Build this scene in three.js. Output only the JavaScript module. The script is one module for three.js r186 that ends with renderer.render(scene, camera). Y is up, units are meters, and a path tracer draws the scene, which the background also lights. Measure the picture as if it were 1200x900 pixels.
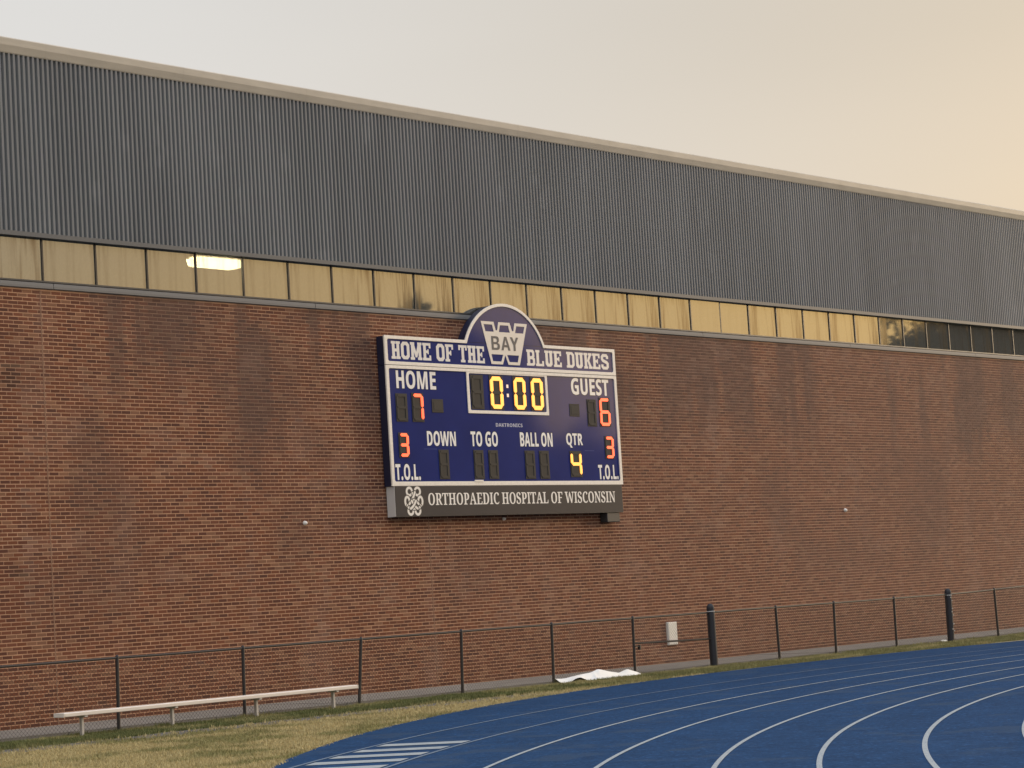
import * as THREE from 'three';
import { mergeGeometries } from 'three/addons/utils/BufferGeometryUtils.js';
import { RoundedBoxGeometry } from 'three/addons/geometries/RoundedBoxGeometry.js';
import { RectAreaLightUniformsLib } from 'three/addons/lights/RectAreaLightUniformsLib.js';

// ------------------------------------------------------------------ seeded randomness and noise
let seedState = 20240917;
function rnd() { seedState = (seedState + 0x6d2b79f5) | 0; let t = Math.imul(seedState ^ (seedState >>> 15), 1 | seedState); t = (t + Math.imul(t ^ (t >>> 7), 61 | t)) ^ t; return ((t ^ (t >>> 14)) >>> 0) / 4294967296; }
const rr = (a, b) => a + (b - a) * rnd();
function hash(x, y, s = 0) { let h = Math.imul(x | 0, 374761393) + Math.imul(y | 0, 668265263) + Math.imul(s | 0, 1274126177); h = Math.imul(h ^ (h >>> 13), 1274126177); return ((h ^ (h >>> 16)) >>> 0) / 4294967296; }
function vnoise(x, y, s = 0) {
  const ix = Math.floor(x), iy = Math.floor(y), fx = x - ix, fy = y - iy, u = fx * fx * (3 - 2 * fx), v = fy * fy * (3 - 2 * fy);
  const a = hash(ix, iy, s), b = hash(ix + 1, iy, s), c = hash(ix, iy + 1, s), d = hash(ix + 1, iy + 1, s);
  return a + (b - a) * u + (c - a) * v + (a - b - c + d) * u * v;
}
function fbm(x, y, s = 0, n = 4) { let a = 0.5, t = 0, m = 0; for (let i = 0; i < n; i++) { t += a * vnoise(x, y, s + i * 17); m += a; a *= 0.5; x *= 2.03; y *= 2.03; } return t / m; }
const clamp = (x, a = 0, b = 1) => Math.min(b, Math.max(a, x));
const smooth = (a, b, x) => { const t = clamp((x - a) / (b - a)); return t * t * (3 - 2 * t); };
const mix = (a, b, t) => a + (b - a) * t;
const mix3 = (a, b, t) => [mix(a[0], b[0], t), mix(a[1], b[1], t), mix(a[2], b[2], t)];

// ------------------------------------------------------------------ camera (hand held, tilted a few degrees)
const scene = new THREE.Scene();
const CAM_D = 31.72, EYE = 1.7, F = 2700;
const camera = new THREE.PerspectiveCamera(2 * Math.atan(450 / F) * 180 / Math.PI, 4 / 3, 0.5, 2500);
{
  const wallDir = new THREE.Vector3(2386 / F, -103 / F, -1).normalize();        // the wall's direction as the camera sees it
  const up = new THREE.Vector3().crossVectors(new THREE.Vector3(1, 0.062, 0), wallDir).normalize();
  const out = new THREE.Vector3().crossVectors(wallDir, up);
  const m = new THREE.Matrix4().set(wallDir.x, wallDir.y, wallDir.z, 0, up.x, up.y, up.z, 0, out.x, out.y, out.z, 0, 0, 0, 0, 1);
  camera.quaternion.setFromRotationMatrix(m);
  camera.position.set(0, EYE, CAM_D);
}

// ------------------------------------------------------------------ sky, sun, exposure
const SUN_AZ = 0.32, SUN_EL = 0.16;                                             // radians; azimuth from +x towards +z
{
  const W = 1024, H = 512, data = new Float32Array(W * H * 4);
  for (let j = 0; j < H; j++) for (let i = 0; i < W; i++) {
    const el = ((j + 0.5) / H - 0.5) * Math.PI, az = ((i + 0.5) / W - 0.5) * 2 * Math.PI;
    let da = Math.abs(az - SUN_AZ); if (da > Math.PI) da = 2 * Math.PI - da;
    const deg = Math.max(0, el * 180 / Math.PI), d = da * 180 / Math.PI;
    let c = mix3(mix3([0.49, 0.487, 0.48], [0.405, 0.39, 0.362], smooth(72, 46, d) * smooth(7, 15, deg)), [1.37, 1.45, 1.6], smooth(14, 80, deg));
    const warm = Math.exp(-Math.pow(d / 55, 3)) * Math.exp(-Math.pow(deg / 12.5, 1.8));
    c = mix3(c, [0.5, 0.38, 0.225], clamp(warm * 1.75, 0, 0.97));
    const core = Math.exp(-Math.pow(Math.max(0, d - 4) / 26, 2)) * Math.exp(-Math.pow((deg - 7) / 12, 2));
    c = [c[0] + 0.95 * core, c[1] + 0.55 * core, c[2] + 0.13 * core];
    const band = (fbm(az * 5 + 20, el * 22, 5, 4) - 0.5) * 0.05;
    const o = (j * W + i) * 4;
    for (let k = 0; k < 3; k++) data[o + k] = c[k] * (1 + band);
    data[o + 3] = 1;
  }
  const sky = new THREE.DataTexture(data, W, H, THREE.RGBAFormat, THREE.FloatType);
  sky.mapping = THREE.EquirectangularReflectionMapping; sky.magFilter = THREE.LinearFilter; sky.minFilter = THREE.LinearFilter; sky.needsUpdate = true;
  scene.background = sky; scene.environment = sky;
}
const sun = new THREE.DirectionalLight(new THREE.Color(1, 0.76, 0.5), 1.4);
{
  const c = new THREE.Vector3(38, 4, 4), dir = new THREE.Vector3(Math.cos(SUN_EL) * Math.cos(SUN_AZ), Math.sin(SUN_EL), Math.cos(SUN_EL) * Math.sin(SUN_AZ));
  sun.position.copy(c).addScaledVector(dir, 160); sun.target.position.copy(c);
  sun.castShadow = true; sun.shadow.radius = 22; sun.shadow.mapSize.set(2048, 2048);
  Object.assign(sun.shadow.camera, { left: -45, right: 45, top: 30, bottom: -30, near: 1, far: 260 });
  scene.add(sun, sun.target);
}
const renderer = new THREE.WebGLRenderer({ antialias: true });
renderer.setSize(1024, 768);
renderer.toneMapping = THREE.LinearToneMapping;
renderer.toneMappingExposure = 1.5;
renderer.shadowMap.enabled = true;
RectAreaLightUniformsLib.init();

// ------------------------------------------------------------------ helpers
const used = new Map();
function numbered(name) { const n = used.get(name) || 0; used.set(name, n + 1); return n ? name + '_' + String(n).padStart(3, '0') : name; }
function shadows(o) { o.traverse((x) => { if (x.isMesh) { x.castShadow = true; x.receiveShadow = true; } }); return o; }
function thing(name, label, category, pos = [0, 0, 0], turn = 0, group) {
  const g = new THREE.Group(); g.name = numbered(name); g.position.set(...pos); g.rotation.y = turn;
  g.userData = { label, category }; if (group) g.userData.group = group; scene.add(g); return g;
}
function part(name, geo, mat, parent, pos) { const m = new THREE.Mesh(geo, mat); m.name = name; if (pos) m.position.set(...pos); m.castShadow = m.receiveShadow = true; parent.add(m); return m; }
function structure(name, geo, mat, parent = scene) { const m = new THREE.Mesh(geo, mat); m.name = parent === scene ? numbered(name) : name; if (parent === scene) m.userData.kind = 'structure'; m.castShadow = m.receiveShadow = true; parent.add(m); return m; }
function box(x0, x1, y0, y1, z0, z1) { const g = new THREE.BoxGeometry(x1 - x0, y1 - y0, z1 - z0); g.translate((x0 + x1) / 2, (y0 + y1) / 2, (z0 + z1) / 2); return g; }
function rbox(x0, x1, y0, y1, z0, z1, r = 0.01, seg = 2) { const g = new RoundedBoxGeometry(x1 - x0, y1 - y0, z1 - z0, seg, r); g.translate((x0 + x1) / 2, (y0 + y1) / 2, (z0 + z1) / 2); return g; }
function bar(a, b, r, n = 8) { const A = new THREE.Vector3(...a), B = new THREE.Vector3(...b), d = B.clone().sub(A), g = new THREE.CylinderGeometry(r, r, d.length(), n); g.applyQuaternion(new THREE.Quaternion().setFromUnitVectors(new THREE.Vector3(0, 1, 0), d.normalize())); g.translate((A.x + B.x) / 2, (A.y + B.y) / 2, (A.z + B.z) / 2); return g; }
const std = (r, g, b, rough = 0.8, more = {}) => new THREE.MeshStandardMaterial({ color: new THREE.Color().setRGB(r, g, b), roughness: rough, ...more });
const phys = (r, g, b, rough = 0.8, more = {}) => new THREE.MeshPhysicalMaterial({ color: new THREE.Color().setRGB(r, g, b), roughness: rough, ...more });
const toS = (x) => { x = clamp(x); return 255 * (x <= 0.0031308 ? 12.92 * x : 1.055 * Math.pow(x, 1 / 2.4) - 0.055); };
function texture(W, H, fn, srgb = true) {                                        // fn(u, v) -> linear rgb
  const d = new Uint8Array(W * H * 4);
  for (let j = 0; j < H; j++) for (let i = 0; i < W; i++) { const c = fn((i + 0.5) / W, (j + 0.5) / H, i, j), o = (j * W + i) * 4; for (let k = 0; k < 3; k++) d[o + k] = srgb ? toS(c[k]) : clamp(c[k]) * 255; d[o + 3] = 255; }
  const t = new THREE.DataTexture(d, W, H, THREE.RGBAFormat); t.wrapS = t.wrapT = THREE.RepeatWrapping; t.magFilter = THREE.LinearFilter; t.minFilter = THREE.LinearFilter;
  if (srgb) t.colorSpace = THREE.SRGBColorSpace; t.needsUpdate = true; return t;
}
function planarUV(g, fu, fv) { const p = g.attributes.position, uv = new Float32Array(p.count * 2); for (let i = 0; i < p.count; i++) { uv[2 * i] = fu(p.getX(i), p.getY(i), p.getZ(i)); uv[2 * i + 1] = fv(p.getX(i), p.getY(i), p.getZ(i)); } g.setAttribute('uv', new THREE.BufferAttribute(uv, 2)); return g; }
function ribbon(rows) {                                                          // rows of points -> surface with normals
  const n = rows[0].length, pos = [], idx = []; rows.forEach((r) => r.forEach((p) => pos.push(...p)));
  for (let j = 0; j + 1 < rows.length; j++) for (let i = 0; i + 1 < n; i++) { const a = j * n + i, b = a + 1, c = a + n, d = c + 1; idx.push(a, c, b, b, c, d); }
  const g = new THREE.BufferGeometry(); g.setAttribute('position', new THREE.Float32BufferAttribute(pos, 3)); g.setIndex(idx); g.computeVertexNormals(); return g;
}

// ------------------------------------------------------------------ ground, walk, track
const TC = [39.9, 52.6], EC = [39.91, 39.69], ER = 35.2;                         // centre of the lane lines; centre and radius of the outer edge
const edgeZ = (x) => { const q = ER * ER - (x - EC[0]) ** 2; return q > 0 ? EC[1] - Math.sqrt(q) : 99; };
const onTrack = (x, z) => Math.hypot(x - EC[0], z - EC[1]) < ER;
function field(x, z) {                                                           // what grows where: [dry, green, bare]
  const wob = (fbm(x * 0.7, z * 0.7, 31) - 0.5) * 0.8, g = smooth(4.85, 4.5, z + wob * 0.5), far = smooth(29.5, 33, x);
  const bare = smooth(0.25, 0.1, Math.abs(z - 5.0 + wob * 0.25) - 0.2 - 0.3 * fbm(x * 1.3, z * 1.3, 8)) * (1 - far);
  return [(1 - g) * (1 - bare), g * (1 - bare), bare];
}
{
  const tex = texture(1024, 512, (u, v) => {
    const x = 10 + u * 60, z = -2 + v * 24, [dry, green, bare] = field(x, z), n = fbm(x * 2.2, z * 2.2, 3), f = fbm(x * 9, z * 9, 4);
    let c = [0.2, 0.165, 0.085]; c = mix3(c, [0.105, 0.11, 0.045], green); c = mix3(c, [0.085, 0.08, 0.077], bare);
    const k = 0.7 + 0.6 * n * (0.6 + 0.8 * f); return [c[0] * k, c[1] * k, c[2] * k];
  });
  const near = planarUV(new THREE.PlaneGeometry(60, 24).rotateX(-Math.PI / 2).translate(40, 0.004, 10), (x) => (x - 10) / 60, (x, y, z) => (z + 2) / 24);
  const turfTex = texture(512, 512, (u, v) => { const n = fbm(u * 40, v * 40, 9), k = 0.6 + 0.8 * n; return [0.13 * k, 0.125 * k, 0.055 * k]; }); turfTex.repeat.set(40, 40);
  structure('ground', new THREE.PlaneGeometry(900, 900).rotateX(-Math.PI / 2), new THREE.MeshStandardMaterial({ map: turfTex, roughness: 1 }));
  structure('verge', near, new THREE.MeshStandardMaterial({ map: tex, roughness: 1 }));
  const conc = texture(1024, 64, (u, v) => { const n = fbm(u * 220, v * 10, 12), f = fbm(u * 900, v * 40, 13), s = smooth(0.55, 0.75, fbm(u * 90, v * 5, 14)); const k = 0.8 + 0.25 * n + 0.2 * (f - 0.5) - 0.12 * s; return [0.235 * k, 0.205 * k, 0.175 * k]; });
  const walk = thing('concrete_walk', '', ''); walk.userData = { kind: 'structure' };
  const slabs = [planarUV(rbox(0, 3.02, -0.1, 0.05, 0.0, 2.3, 0.012), (x) => x / 56, (x, y, z) => z / 2.3)];
  for (let x = 10.4, i = 0; x < 72; x += 3.04, i++) {
    const m = new THREE.MeshStandardMaterial({ map: conc, roughness: 0.95 }), q = 0.92 + 0.16 * rnd(); m.color.setRGB(q, q, q * 0.99);
    const s = part('slab', planarUV(slabs[0].clone(), (px) => (px + x) / 56, (a, b, z) => z / 2.3 + i * 0.37), m, walk, [x, rr(-0.004, 0.004), 0.03]); s.rotation.z = rr(-0.0008, 0.0008);
  }
}
const track = new THREE.Group(); track.name = 'running_track'; track.userData.kind = 'structure'; scene.add(track);
{
  const shape = new THREE.Shape(), N = 360;
  for (let i = 0; i <= N; i++) { const a = i / N * Math.PI * 2, w = ER + (fbm(Math.cos(a) * 24 + 40, Math.sin(a) * 24 + 40, 6) - 0.5) * 0.16; shape[i ? 'lineTo' : 'moveTo'](EC[0] + w * Math.cos(a), -(EC[1] + w * Math.sin(a))); }
  const hole = new THREE.Path(); hole.absarc(TC[0] + 0.5, -(TC[1] + 2), 33, 0, Math.PI * 2, true);
  const g = new THREE.ExtrudeGeometry(shape, { depth: 0.02, bevelEnabled: false, curveSegments: 120 }).rotateX(-Math.PI / 2);
  planarUV(g, (x) => x / 9, (x, y, z) => z / 9);
  const rub = texture(1024, 1024, (u, v, i, j) => { const g1 = hash(i, j, 1), g2 = hash(i >> 2, j >> 2, 2), n = fbm(u * 10, v * 10, 40), m = fbm(u * 60, v * 60, 41, 3), k = 0.42 + 0.35 * g1 + 0.35 * g2 + 0.35 * m + 0.25 * n + (g2 > 0.97 ? 0.5 : 0); return mix3([0.0115 * k, 0.037 * k, 0.089 * k], [0.03, 0.052, 0.09], 0.55 * smooth(0.6, 0.75, fbm(u * 14, v * 14, 43))); });
  const bump = texture(1024, 1024, (u, v, i, j) => { const q = hash(i >> 1, j >> 1, 3) * 0.6 + hash(i, j, 4) * 0.4; return [q, q, q]; }, false);
  const mat = new THREE.MeshPhysicalMaterial({ map: rub, bumpMap: bump, bumpScale: 0.004, roughness: 0.95, specularIntensity: 0.12 });
  structure('track_surface', g, mat, track);
  const lineTex = (wear, s) => texture(512, 64, (u, v) => { const n = fbm(u * 60, v * 6, s), f = fbm(u * 260, v * 30, s + 3), k = smooth(wear - 0.12, wear + 0.2, n * 0.6 + f * 0.4); return mix3([0.05, 0.09, 0.15], [0.255, 0.275, 0.285], 0.15 + 0.85 * k); });
  const fresh = new THREE.MeshStandardMaterial({ map: lineTex(0.32, 50), roughness: 0.85 }), worn = new THREE.MeshStandardMaterial({ map: lineTex(0.66, 60), roughness: 0.9 });
  const arc = (r, w, a0, a1, n, y) => { const rows = [[], []]; for (let i = 0; i <= n; i++) { const a = mix(a0, a1, i / n); rows[0].push([TC[0] + (r - w / 2) * Math.cos(a), y, TC[1] + (r - w / 2) * Math.sin(a)]); rows[1].push([TC[0] + (r + w / 2) * Math.cos(a), y, TC[1] + (r + w / 2) * Math.sin(a)]); } const q = ribbon(rows); planarUV(q, () => 0, () => 0); const uv = q.attributes.uv; for (let i = 0; i <= n; i++) { uv.setXY(i, i / n * 40, 0); uv.setXY(n + 1 + i, i / n * 40, 1); } return q; };
  const A0 = Math.PI * 0.99, A1 = Math.PI * 1.75;
  [[45.52, 1], [44.29, 1], [43.09, 0], [41.88, 0], [40.7, 0], [39.73, 0], [38.74, 0], [37.75, 0]].forEach(([r, w]) => structure('lane_line', arc(r, 0.052, A0, A1, 260, 0.025), w ? worn : fresh, track));
  for (const [xa, xb] of [[36.2, 39.2], [41.2, 43.6]]) { const n = 24, rows = [[], []]; for (let i = 0; i <= n; i++) { const x = mix(xa, xb, i / n), z = edgeZ(x); rows[0].push([x, 0.0252, z + 0.13]); rows[1].push([x, 0.0252, z + 0.19]); } structure('edge_line', planarUV(ribbon(rows), (x) => x * 0.25, (x, y, z) => z * 3), worn, track); }
  for (const k of [0, 1, 2, 3, 4]) {                                             // zone bars between the two outermost lines
    const a = Math.PI + Math.atan2(52.6 - 12.45, 39.9 - 20.3) - k * 0.0195, r0 = 44.36, r1 = 45.44, w = 0.4;
    const t = [Math.cos(a), Math.sin(a)], q = [-t[1], t[0]], P = (r, s) => [TC[0] + r * t[0] + s * q[0], 0.0255, TC[1] + r * t[1] + s * q[1]];
    const bargeo = ribbon([[P(r0, w / 2), P(r1, w / 2)], [P(r0, -w / 2), P(r1, -w / 2)]]); planarUV(bargeo, (x) => x * 0.4, (x, y, z) => z * 0.6);
    structure('zone_bar', bargeo, fresh, track);
  }
}

// ------------------------------------------------------------------ the brick hall
const WX0 = 12.0, WX1 = 74.0, BRICK_TOP = 7.45, GL0 = 7.575, GL1 = 8.345, ROOF = 11.745, PANE = 1.1524, PANE0 = 24.24;
const hall = thing('brick_hall', 'long brick hall with a grey ribbed upper wall above a narrow band of windows', 'building');
function stainsAndGrey(x, y) {                                                          // soot, run-off and salts on the brickwork; separately, grey ramps up along x
  const streak = fbm(x * 1.1, y * 0.12, 70, 4), blot = fbm(x * 0.55, y * 0.5, 71, 4), fine = fbm(x * 4, y * 0.5, 72, 3), reach = 0.5 + 2.6 * fbm(x * 0.45, 3.3, 73, 3);
  const run = smooth(0.46, 0.6, streak * 0.7 + fine * 0.3) * smooth(reach + 0.9, reach - 0.6, BRICK_TOP - y);
  const soot = clamp(0.85 * run + 0.55 * smooth(0.5, 0.72, blot) * smooth(2.0, 5.0, y + blot * 2));
  const salt = smooth(0.62, 0.74, fbm(x * 0.9 + 9, y * 1.6, 75, 4)) * 0.28 + smooth(0.66, 0.74, fbm(x * 2.2, y * 0.35, 76, 3)) * 0.25;
  const grey = smooth(30, 56, x + 9 * (fbm(x * 0.2, y * 0.3, 77) - 0.5)) * 0.35;  // greyer, lower-contrast brick and mortar colour towards the far end
  return { soot, salt, grey };
}
{
  const W = 1984, H = 240;
  const mortarTex = texture(W, H, (u, v) => { const x = WX0 + u * (WX1 - WX0), y = v * 7.5, s = stainsAndGrey(x, y), n = fbm(x * 12, y * 12, 78, 3); let c = [0.49, 0.275, 0.162]; c = mix3(c, [0.15, 0.095, 0.072], s.soot * 0.72); c = mix3(c, [0.42, 0.3, 0.23], s.salt * 0.5); c = mix3(c, [0.26, 0.165, 0.125], s.grey); const k = 0.82 + 0.36 * n; return [c[0] * k, c[1] * k, c[2] * k]; });
  part('mortar_backing', planarUV(box(WX0, WX1, 0.0, BRICK_TOP, -0.3, 0), (x) => (x - WX0) / (WX1 - WX0), (x, y) => y / 7.5), new THREE.MeshStandardMaterial({ map: mortarTex, roughness: 0.95 }), hall);
  // every brick stands proud of its joint
  const L = 0.1875, Hb = 0.0505, P = 0.2027, C = 0.0677, rows = Math.floor((BRICK_TOP - 0.05) / C);
  const bg = () => { const g = new THREE.BoxGeometry(L, Hb, 0.03), p = g.attributes.position; const idx = []; for (let i = 0; i < g.index.count; i += 3) if (p.getZ(g.index.getX(i)) > -0.01 || p.getZ(g.index.getX(i + 1)) > -0.01 || p.getZ(g.index.getX(i + 2)) > -0.01) idx.push(g.index.getX(i), g.index.getX(i + 1), g.index.getX(i + 2)); g.setIndex(idx); return g; };
  const brickGeo = bg(), tones = [[0.135, 0.041, 0.018], [0.108, 0.032, 0.014], [0.15, 0.049, 0.023], [0.09, 0.028, 0.015], [0.128, 0.043, 0.022], [0.145, 0.045, 0.018], [0.19, 0.086, 0.046]];
  const mats = tones.map((t) => new THREE.MeshStandardMaterial({ color: new THREE.Color().setRGB(...t), roughness: 0.9 }));
  const dark = tones.map((t) => new THREE.MeshStandardMaterial({ color: new THREE.Color().setRGB(t[0] * 0.55, t[1] * 0.62, t[2] * 0.7), roughness: 0.92 }));
  const list = [], singles = [];
  for (let r = 0; r < rows; r++) for (let i = 0; ; i++) {
    const x = WX0 + 0.1 + i * P + (r % 2) * P / 2 + rr(-0.003, 0.003), y = 0.05 + (r + 0.5) * C + rr(-0.0012, 0.0012); if (x > WX1 - 0.1) break;
    const tone = Math.floor(Math.pow(rnd(), 1.1) * tones.length), z = -0.0118 + rr(-0.0008, 0.0012) ;
    (x > 23.02 && x < 23.64 && singles.length < 300 ? singles : list).push([x, y, z, tone]);
  }
  const inst = new THREE.InstancedMesh(brickGeo, new THREE.MeshStandardMaterial({ color: 0xffffff, roughness: 0.9 }), list.length), M = new THREE.Matrix4(), col = new THREE.Color();
  list.forEach(([x, y, z, tone], k) => {
    M.makeRotationZ(rr(-0.006, 0.006)); M.setPosition(x, y, z); inst.setMatrixAt(k, M);
    const s = stainsAndGrey(x, y); let c = tones[tone]; const q = 0.85 + 0.3 * rnd(); c = mix3(c, [0.078, 0.046, 0.036], s.soot * 0.62); c = mix3(c, [0.27, 0.16, 0.115], clamp(s.salt * (0.2 + 0.8 * rnd()))); c = mix3(c, [0.17, 0.098, 0.075], s.grey); inst.setColorAt(k, col.setRGB(c[0] * q, c[1] * q, c[2] * q));
  });
  inst.name = 'brickwork'; inst.userData.kind = 'stuff'; inst.castShadow = inst.receiveShadow = true; hall.add(inst);
  singles.forEach(([x, y, z, tone]) => { const s = stainsAndGrey(x, y); const b = part('brick', brickGeo, (s.soot > 0.42 ? dark : mats)[tone], hall, [x, y, z]); b.rotation.z = rr(-0.006, 0.006); });
}
for (const x of [24.13, 33.43]) part('control_joint', box(x - 0.008, x + 0.008, 0.06, BRICK_TOP - 0.02, 0.0008, 0.0056), std(0.3, 0.175, 0.11, 0.9), hall);
const galv = std(0.15, 0.147, 0.147, 0.65, { metalness: 0.1 }), darkMetal = std(0.055, 0.055, 0.058, 0.5, { metalness: 0.3 }), bronze = std(0.025, 0.02, 0.016, 0.5);
{
  // sill and head flashings
  const prof = (pts, x0, x1, n = 1) => ribbon(pts.map(([z, y]) => Array.from({ length: n + 1 }, (_, i) => [mix(x0, x1, i / n), y, z])));
  for (let x = WX0; x < WX1 - 0.1; x += 6.2) { part('sill_flashing', prof([[-0.06, 7.575], [0.035, 7.552], [0.042, 7.50], [0.042, 7.462], [0.012, 7.452], [0.0, 7.45]], x, x + 6.19, 1).toNonIndexed(), galv, hall).geometry.computeVertexNormals(); }
  part('sill_bar', box(WX0, WX1, 7.576, 7.604, -0.075, -0.012), darkMetal, hall);
  part('head_flashing', mergeGeometries([box(WX0, WX1, 8.338, 8.352, -0.1, 0.064), box(WX0, WX1, 8.352, 8.415, 0.052, 0.064)]), std(0.1, 0.102, 0.108, 0.6), hall);
  // windows
  const paneTex = [], paneRough = [];
  for (let v = 0; v < 6; v++) {
    const s = 100 + v * 13, amt = [0.35, 0.7, 1, 0.8, 0.5, 0.12][v];
    const film = (u, w) => { const a = fbm(u * 9, w * 0.5, s, 3), b = fbm(u * 28, w * 0.9, s + 5, 3), top = fbm(u * 40, 2.1, s + 9, 2); return clamp((smooth(0.4, 0.72, a * 0.55 + b * 0.45) + 0.5 * smooth(0.55, 0.75, b) * smooth(0.2 + top, 1.1, w)) * amt); };
    paneTex.push(texture(256, 128, (u, w) => { const f = film(u, w), n = fbm(u * 60, w * 30, s + 2, 2); return mix3([0.365, 0.362, 0.33], [0.215, 0.185, 0.145], f).map((q) => q * (0.95 + 0.1 * n)); }));
    paneRough.push(texture(256, 128, (u, w) => { const f = film(u, w); const q = 0.025 + 0.07 * f; return [q, q, q]; }, false));
  }
  const paneMats = paneTex.map((t, i) => new THREE.MeshPhysicalMaterial({ map: t, roughnessMap: paneRough[i], roughness: 1, metalness: 0.74, transmission: 0.5, thickness: 0, ior: 1.5 }));
  const order = [1, 0, 0, 0, 0, 0, 0, 1, 2, 2, 2, 1, 2, 2, 1, 2, 2, 3, 5, 3, 2, 4, 3, 2, 3, 4, 2, 1, 2, 1];
  for (let i = -10; ; i++) {
    const x0 = PANE0 + i * PANE, x1 = x0 + PANE; if (x1 > WX1) break;
    const g = new THREE.PlaneGeometry(PANE - 0.034, GL1 - 7.604 - 0.006), v = order[((i + 1) % 30 + 30) % 30];
    const p = part('window_pane', g, paneMats[i === 16 ? 5 : v], hall, [(x0 + x1) / 2, (7.604 + GL1) / 2 - 0.002, -0.05]);
    const beyond = x0 > 52.9; p.rotation.x = beyond ? 0.006 : rr(-0.0012, 0.0012); p.rotation.y = rr(-0.002, 0.002); if (i === 16) { p.position.z = -0.035; }
    part('mullion', box(x0 - 0.016, x0 + 0.016, 7.606, 8.337, -0.072, -0.03), bronze, hall);
  }
  // ribbed cladding
  const pitch = 0.1008, pts = []; for (let x = WX0; x < WX1; x += pitch) pts.push([x, 0.003], [x + 0.03, 0.003], [x + 0.044, 0.05], [x + 0.084, 0.05], [x + 0.097, 0.003]);
  pts.push([WX1, 0.004]);
  const y0 = 8.392, y1 = 11.5, clad = ribbon([y1, y0].map((y) => pts.map(([x, z]) => [x, y, z]))).toNonIndexed(); clad.computeVertexNormals();
  planarUV(clad, (x) => (x - WX0) / (WX1 - WX0), (x, y) => (y - y0) / (y1 - y0));
  const cladTex = texture(2048, 256, (u, v) => { const x = WX0 + u * 62, y = v * 3.1, n = fbm(x * 0.4, y * 0.25, 150), s = fbm(x * 3, y * 0.25, 151, 3); const chalk = smooth(0.66, 0.78, fbm(x * 2.6, y * 1.1, 152, 4)) * smooth(0.45, 0.62, fbm(x * 0.35, y * 0.5, 153)); const k = 0.78 + 0.3 * n + 0.22 * (s - 0.5); return mix3([0.208 * k, 0.214 * k, 0.223 * k], [0.32, 0.325, 0.33], chalk * 0.22); });
  part('ribbed_cladding', clad, new THREE.MeshPhysicalMaterial({ map: cladTex, roughness: 0.65, specularIntensity: 0.5 }), hall);
  part('cladding_wall', box(WX0, WX1, 8.46, 11.48, -0.3, -0.002), std(0.1, 0.1, 0.1), hall);
  // roof edge, roof, other walls
  const fasciaMat = new THREE.MeshStandardMaterial({ map: texture(1024, 64, (u, v) => { const n = fbm(u * 120, v * 4, 160), s = fbm(u * 300, v * 1.2, 161), k = 0.84 + 0.2 * n + 0.12 * (s - 0.5); return [0.5 * k, 0.455 * k, 0.385 * k]; }), roughness: 0.6 });
  for (let x = WX0; x < WX1 - 0.1; x += 3.1) { const f = prof([[-0.4, 11.75], [0.1, 11.755], [0.115, 11.735], [0.105, 11.62], [0.062, 11.505], [0.05, 11.49], [0.0, 11.49]], x, x + 3.098, 1).toNonIndexed(); f.computeVertexNormals(); planarUV(f, (a) => (a - WX0) / 62, (a, y) => (y - 11.49) / 0.27); part('roof_fascia', f, fasciaMat, hall); }
  part('roof', box(WX0, WX1, 11.52, 11.74, -34, -0.05), std(0.3, 0.29, 0.27), hall);
  const plaster = std(0.42, 0.36, 0.27, 0.9);
  part('rear_wall', box(WX0, WX1, 0, 11.5, -34, -33.7), plaster, hall);
  part('end_wall', box(WX0, WX0 + 0.25, 0, 11.5, -33.7, -0.31), plaster, hall); part('end_wall', box(WX1 - 0.25, WX1, 0, 11.5, -33.7, -0.31), plaster, hall);
  part('inner_floor', box(WX0 + 0.25, WX1 - 0.25, 0.01, 0.1, -33.7, -0.31), std(0.35, 0.24, 0.13, 0.4), hall);
}
{ // the lit fitting just inside the glass
  const t = thing('ceiling_light', 'lit four foot fluorescent light glowing behind the window band at the left', 'light', [28.6, 8.195, -0.55]);
  const sh = new THREE.Shape(); sh.moveTo(-0.15, 0.09); sh.lineTo(0.15, 0.09); sh.lineTo(0.11, -0.02); sh.lineTo(-0.11, -0.02); sh.closePath();
  const lens = new THREE.ExtrudeGeometry(sh, { depth: 0.92, bevelEnabled: true, bevelSize: 0.045, bevelOffset: -0.02, bevelThickness: 0.12, bevelSegments: 2 }).rotateY(Math.PI / 2).translate(-0.46, 0.05, 0);
  part('lamp_lens', lens, std(0.9, 0.88, 0.8, 0.5, { emissive: new THREE.Color(1, 0.86, 0.5), emissiveIntensity: 26 }), t);
  part('housing', rbox(-0.56, 0.56, 0.168, 0.21, -0.1, 0.1, 0.01), std(0.7, 0.7, 0.68, 0.5), t);
  part('stem', bar([-0.4, 0.21, 0], [-0.4, 3.2, 0], 0.012), galv, t); part('stem', bar([0.4, 0.21, 0], [0.4, 3.2, 0], 0.012), galv, t);
  shadows(t);
  const area = new THREE.RectAreaLight(new THREE.Color(1, 0.86, 0.5), 14, 1.04, 0.2); area.position.set(28.6, 8.17, -0.55); area.lookAt(28.6, 0, -0.55); area.name = 'ceiling_light_glow'; scene.add(area);
}

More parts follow.
